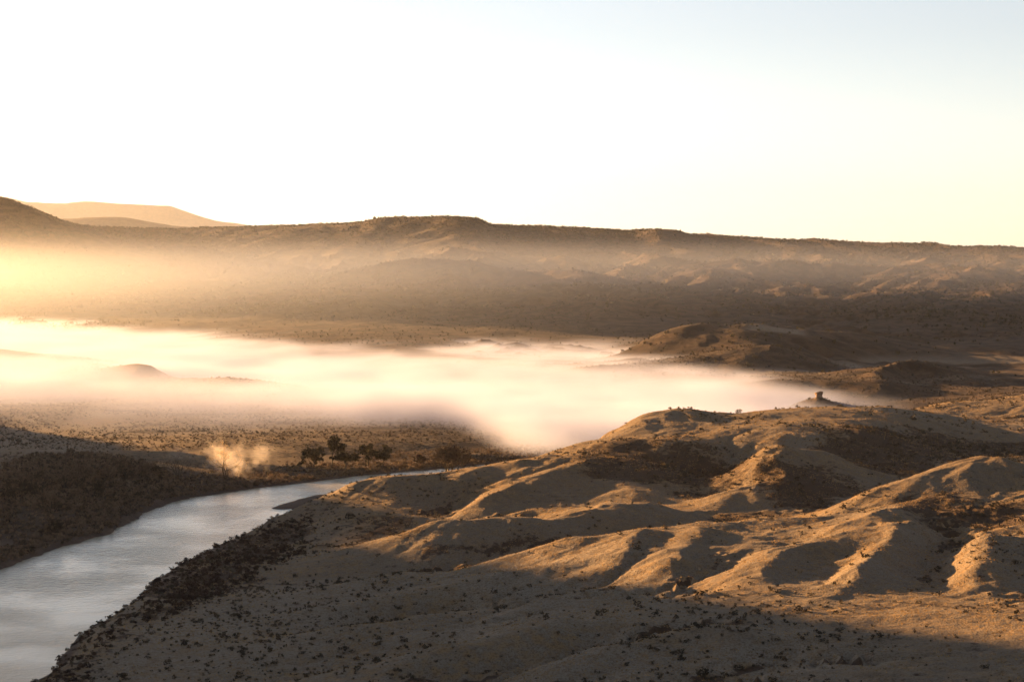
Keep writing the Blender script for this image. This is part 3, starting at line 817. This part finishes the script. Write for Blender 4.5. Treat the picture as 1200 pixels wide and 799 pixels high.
# the sky deepens away from the horizon glow
up = n.node('ShaderNodeSeparateXYZ', {'Vector': n.node('ShaderNodeTexCoord').outputs['Generated']}).outputs[2]
bg = n.node('ShaderNodeBackground', {'Color': hs, 'Strength': n.mul(n.rng(up, .4, .95, 1., .38), SKY_STR)})
wo = n.node('ShaderNodeOutputWorld'); n.l.new(bg.outputs[0], wo.inputs['Surface'])
sl = bpy.data.lights.new('sun', 'SUN'); sl.energy = 5.0; sl.angle = R(.55); sl.color = (1., .52, .185)
so = bpy.data.objects.new('sun', sl); COL.objects.link(so)
d = Vector((Lh[0]*math.cos(R(SUN_EL)), Lh[1]*math.cos(R(SUN_EL)), math.sin(R(SUN_EL))))
so.rotation_euler = d.to_track_quat('Z', 'Y').to_euler()

# ------------------------------------------------------------------ air: even haze, the fog bank and the smoky layer above it
def vol_material(name, col, aniso, density=None, grid=False):
    m, n, out = material(name)
    pv = n.node('ShaderNodeVolumePrincipled', {'Color': col, 'Anisotropy': aniso})
    if grid: pv.inputs['Density'].default_value = density
    else: pv.inputs['Density'].default_value = density; pv.inputs['Density Attribute'].default_value = ''
    n.l.new(pv.outputs[0], out.inputs['Volume'])
    return m
def box_object(name, lo, hi, mat):
    V = [(x, y, z) for z in (lo[2], hi[2]) for y in (lo[1], hi[1]) for x in (lo[0], hi[0])]
    Fq = [(0,2,3,1),(4,5,7,6),(0,1,5,4),(2,6,7,3),(0,4,6,2),(1,3,7,5)]
    return mesh_np(name, V, Fq, mat, smooth=False)
zmin, zmax = float(GZ.min()), float(GZ.max())
bx_ = float(np.abs(GX).max())+300
o = link(box_object('haze', (-bx_, -800, zmin-1.), (bx_, 24500, max(zmax, H)+12), vol_material('haze_air', rgba(.92,.93,.95), .72, HAZE)), 'stuff', 'thin warm haze filling the valley air')

link(box_object('distant_haze', (-6000, 4700, 40), (4000, 9300, 420), vol_material('distant_air', rgba(.72,.82,1.), .72, .000042)), 'stuff', 'pale haze in front of the distant mesas')
def grid_volume(name, lo, hi, res, build, mat, label, step=16.):
    """a voxel volume between LO and HI whose density BUILD(n, x, y, z) gives"""
    g = bpy.data.node_groups.new(name, 'GeometryNodeTree')
    g.interface.new_socket('Geometry', in_out='INPUT', socket_type='NodeSocketGeometry')
    g.interface.new_socket('Geometry', in_out='OUTPUT', socket_type='NodeSocketGeometry')
    n = NT(g); gout = n.node('NodeGroupOutput')
    p = n.node('GeometryNodeInputPosition')
    sp = n.node('ShaderNodeSeparateXYZ', {'Vector': p})
    den = build(n, p, sp.outputs[0], sp.outputs[1], sp.outputs[2])
    vc = n.node('GeometryNodeVolumeCube', {'Density': den, 'Min': lo, 'Max': hi, 'Resolution X': res[0], 'Resolution Y': res[1], 'Resolution Z': res[2]})
    sm = n.node('GeometryNodeSetMaterial', {'Geometry': vc, 'Material': mat})
    n.l.new(sm.outputs[0], gout.inputs[0])
    v = bpy.data.volumes.new(name); v.render.clipping = .0005; v.render.step_size = step; v.materials.append(mat)
    o = bpy.data.objects.new(name, v); md = o.modifiers.new('nodes', 'NODES'); md.node_group = g
    return link(o, 'stuff', label)
def curve_node(n, val, ptsl, lo, hi):
    """piecewise curve through (x, y) points; y between LO and HI"""
    nd = n.n.new('ShaderNodeFloatCurve')
    xs = [p[0] for p in ptsl]; x0, x1 = xs[0], xs[-1]
    n.set(nd.inputs['Value'], n.rng(val, x0, x1, 0, 1, smooth=False))
    c = nd.mapping.curves[0]
    q = [((x-x0)/(x1-x0), (y-lo)/(hi-lo)) for x, y in ptsl]
    c.points[0].location = q[0]; c.points[1].location = q[-1]
    for a in q[1:-1]: c.points.new(*a)
    nd.mapping.update()
    return n.add(n.mul(nd.outputs[0], hi-lo), lo)
def us(u): return (u-600)/F
def fog_density(n, p, x, y, z):
    s = n.math('DIVIDE', x, y)
    ye = curve_node(n, s, [(us(-900),1500),(us(-300),1340),(us(0),1165),(us(250),1090),(us(400),1065),(us(520),1060),(us(570),1000),(us(640),925),(us(760),925),(us(900),960),(us(1040),1015),(us(1200),1100)], 800, 1800)
    wd = n.rng(s, us(100), us(560), 400, 70)
    mp = n.node('ShaderNodeVectorMath', {0: p, 1: (1, .6, 3)}, operation='MULTIPLY')
    n1 = n.noise(mp, .006, 4, .55); n2 = n.noise(mp, .018, 5, .65)
    nn = n.add(n.mul(n.sub(n1, .5), 1.), n.mul(n.sub(n2, .5), .55))
    front = n.rng(n.add(n.sub(y, ye), n.mul(nn, 90)), n.mul(wd, -.3), wd)
    topz = n.add(n.sub(n.rng(s, us(0), us(500), 24.8, 19.8), n.rng(s, us(800), us(1080), 0., 10.)), n.mul(nn, 8))
    top = n.rng(z, n.add(topz, 4.), n.sub(topz, 4.))
    side = n.rng(n.add(s, n.mul(nn, .04)), us(1100), us(950))
    den = n.mul(n.mul(front, top), side)
    den = n.mul(den, n.rng(n2, .3, .65, .6, 1.15))
    return den
grid_volume('valley_fog', (-900, 880, -2), (330, 2300, 34), (246, 284, 20), fog_density, vol_material('fog_air', rgba(.6,.69,.97), .3, FOG, grid=True), 'dense bright fog bank lying along the river valley')
def layer_density(n, p, x, y, z):
    s = n.math('DIVIDE', x, y)
    mp = n.node('ShaderNodeVectorMath', {0: p, 1: (1, .5, 3)}, operation='MULTIPLY')
    n1 = n.noise(mp, .0022, 3, .5)
    nz = n.add(z, n.mul(n.sub(n1, .5), 30))
    a = n.mul(n.rng(nz, 40, 84), n.rng(nz, 128, 86))
    a = n.mul(a, n.rng(s, us(-100), us(1250), .8, .42, False))
    b = n.mul(n.rng(s, us(1100), us(-150), 0, .85), n.rng(z, 165, 30))
    d = n.mul(n.add(a, b), n.rng(n1, .25, .7, .9, 1.1))
    return n.mul(d, n.rng(y, 1300, 1900))
grid_volume('smoke_haze', (-1500, 1250, 0), (1300, 3700, 165), (90, 80, 18), layer_density, vol_material('smoke_air', rgba(.74,.83,.96), .6, LAYER, grid=True), 'thin sunlit smoky layer hanging across the mesa slope', 80.)

gx_, gy_, _s = bp(268, 556)
def puff_density(n, p, x, y, z):
    n1 = n.noise(p, .13, 4, .6); n2 = n.noise(p, .35, 3, .6)
    w_ = n.mul(n.sub(n.add(n.mul(n1, .65), n.mul(n2, .35)), .46), 4.2)
    def ball(cx, cy, cz, rx, rz, dn):
        dx = n.math('DIVIDE', n.sub(x, cx), rx); dy = n.math('DIVIDE', n.sub(y, cy), rx); dz = n.math('DIVIDE', n.sub(z, cz), rz)
        q = n.math('SQRT', n.add(n.add(n.mul(dx, dx), n.mul(dy, dy)), n.mul(dz, dz)))
        return n.mul(n.rng(n.add(q, w_), .95, .1), dn)
    a = n.add(ball(gx_, gy_, 9, 13, 11, .8), ball(gx_+13, gy_+5, 11, 10, 7, .35))
    return n.add(a, ball(gx_-22, gy_, 11, 8, 6, .12))
grid_volume('river_mist', (gx_-38, gy_-20, 0), (gx_+28, gy_+22, 24), (52, 34, 24), puff_density, vol_material('mist_air', rgba(.95,.92,.9), .35, .085, grid=True), 'small golden puff of sunlit mist over the river flat', 3.)

sc.render.engine = 'CYCLES'
sc.cycles.use_denoising = True
sc.cycles.volume_bounces = 1
sc.cycles.max_bounces = 4
sc.cycles.volume_step_rate = 3.
sc.view_settings.view_transform = 'Standard'; sc.view_settings.look = 'None'
sc.view_settings.exposure = 2.5
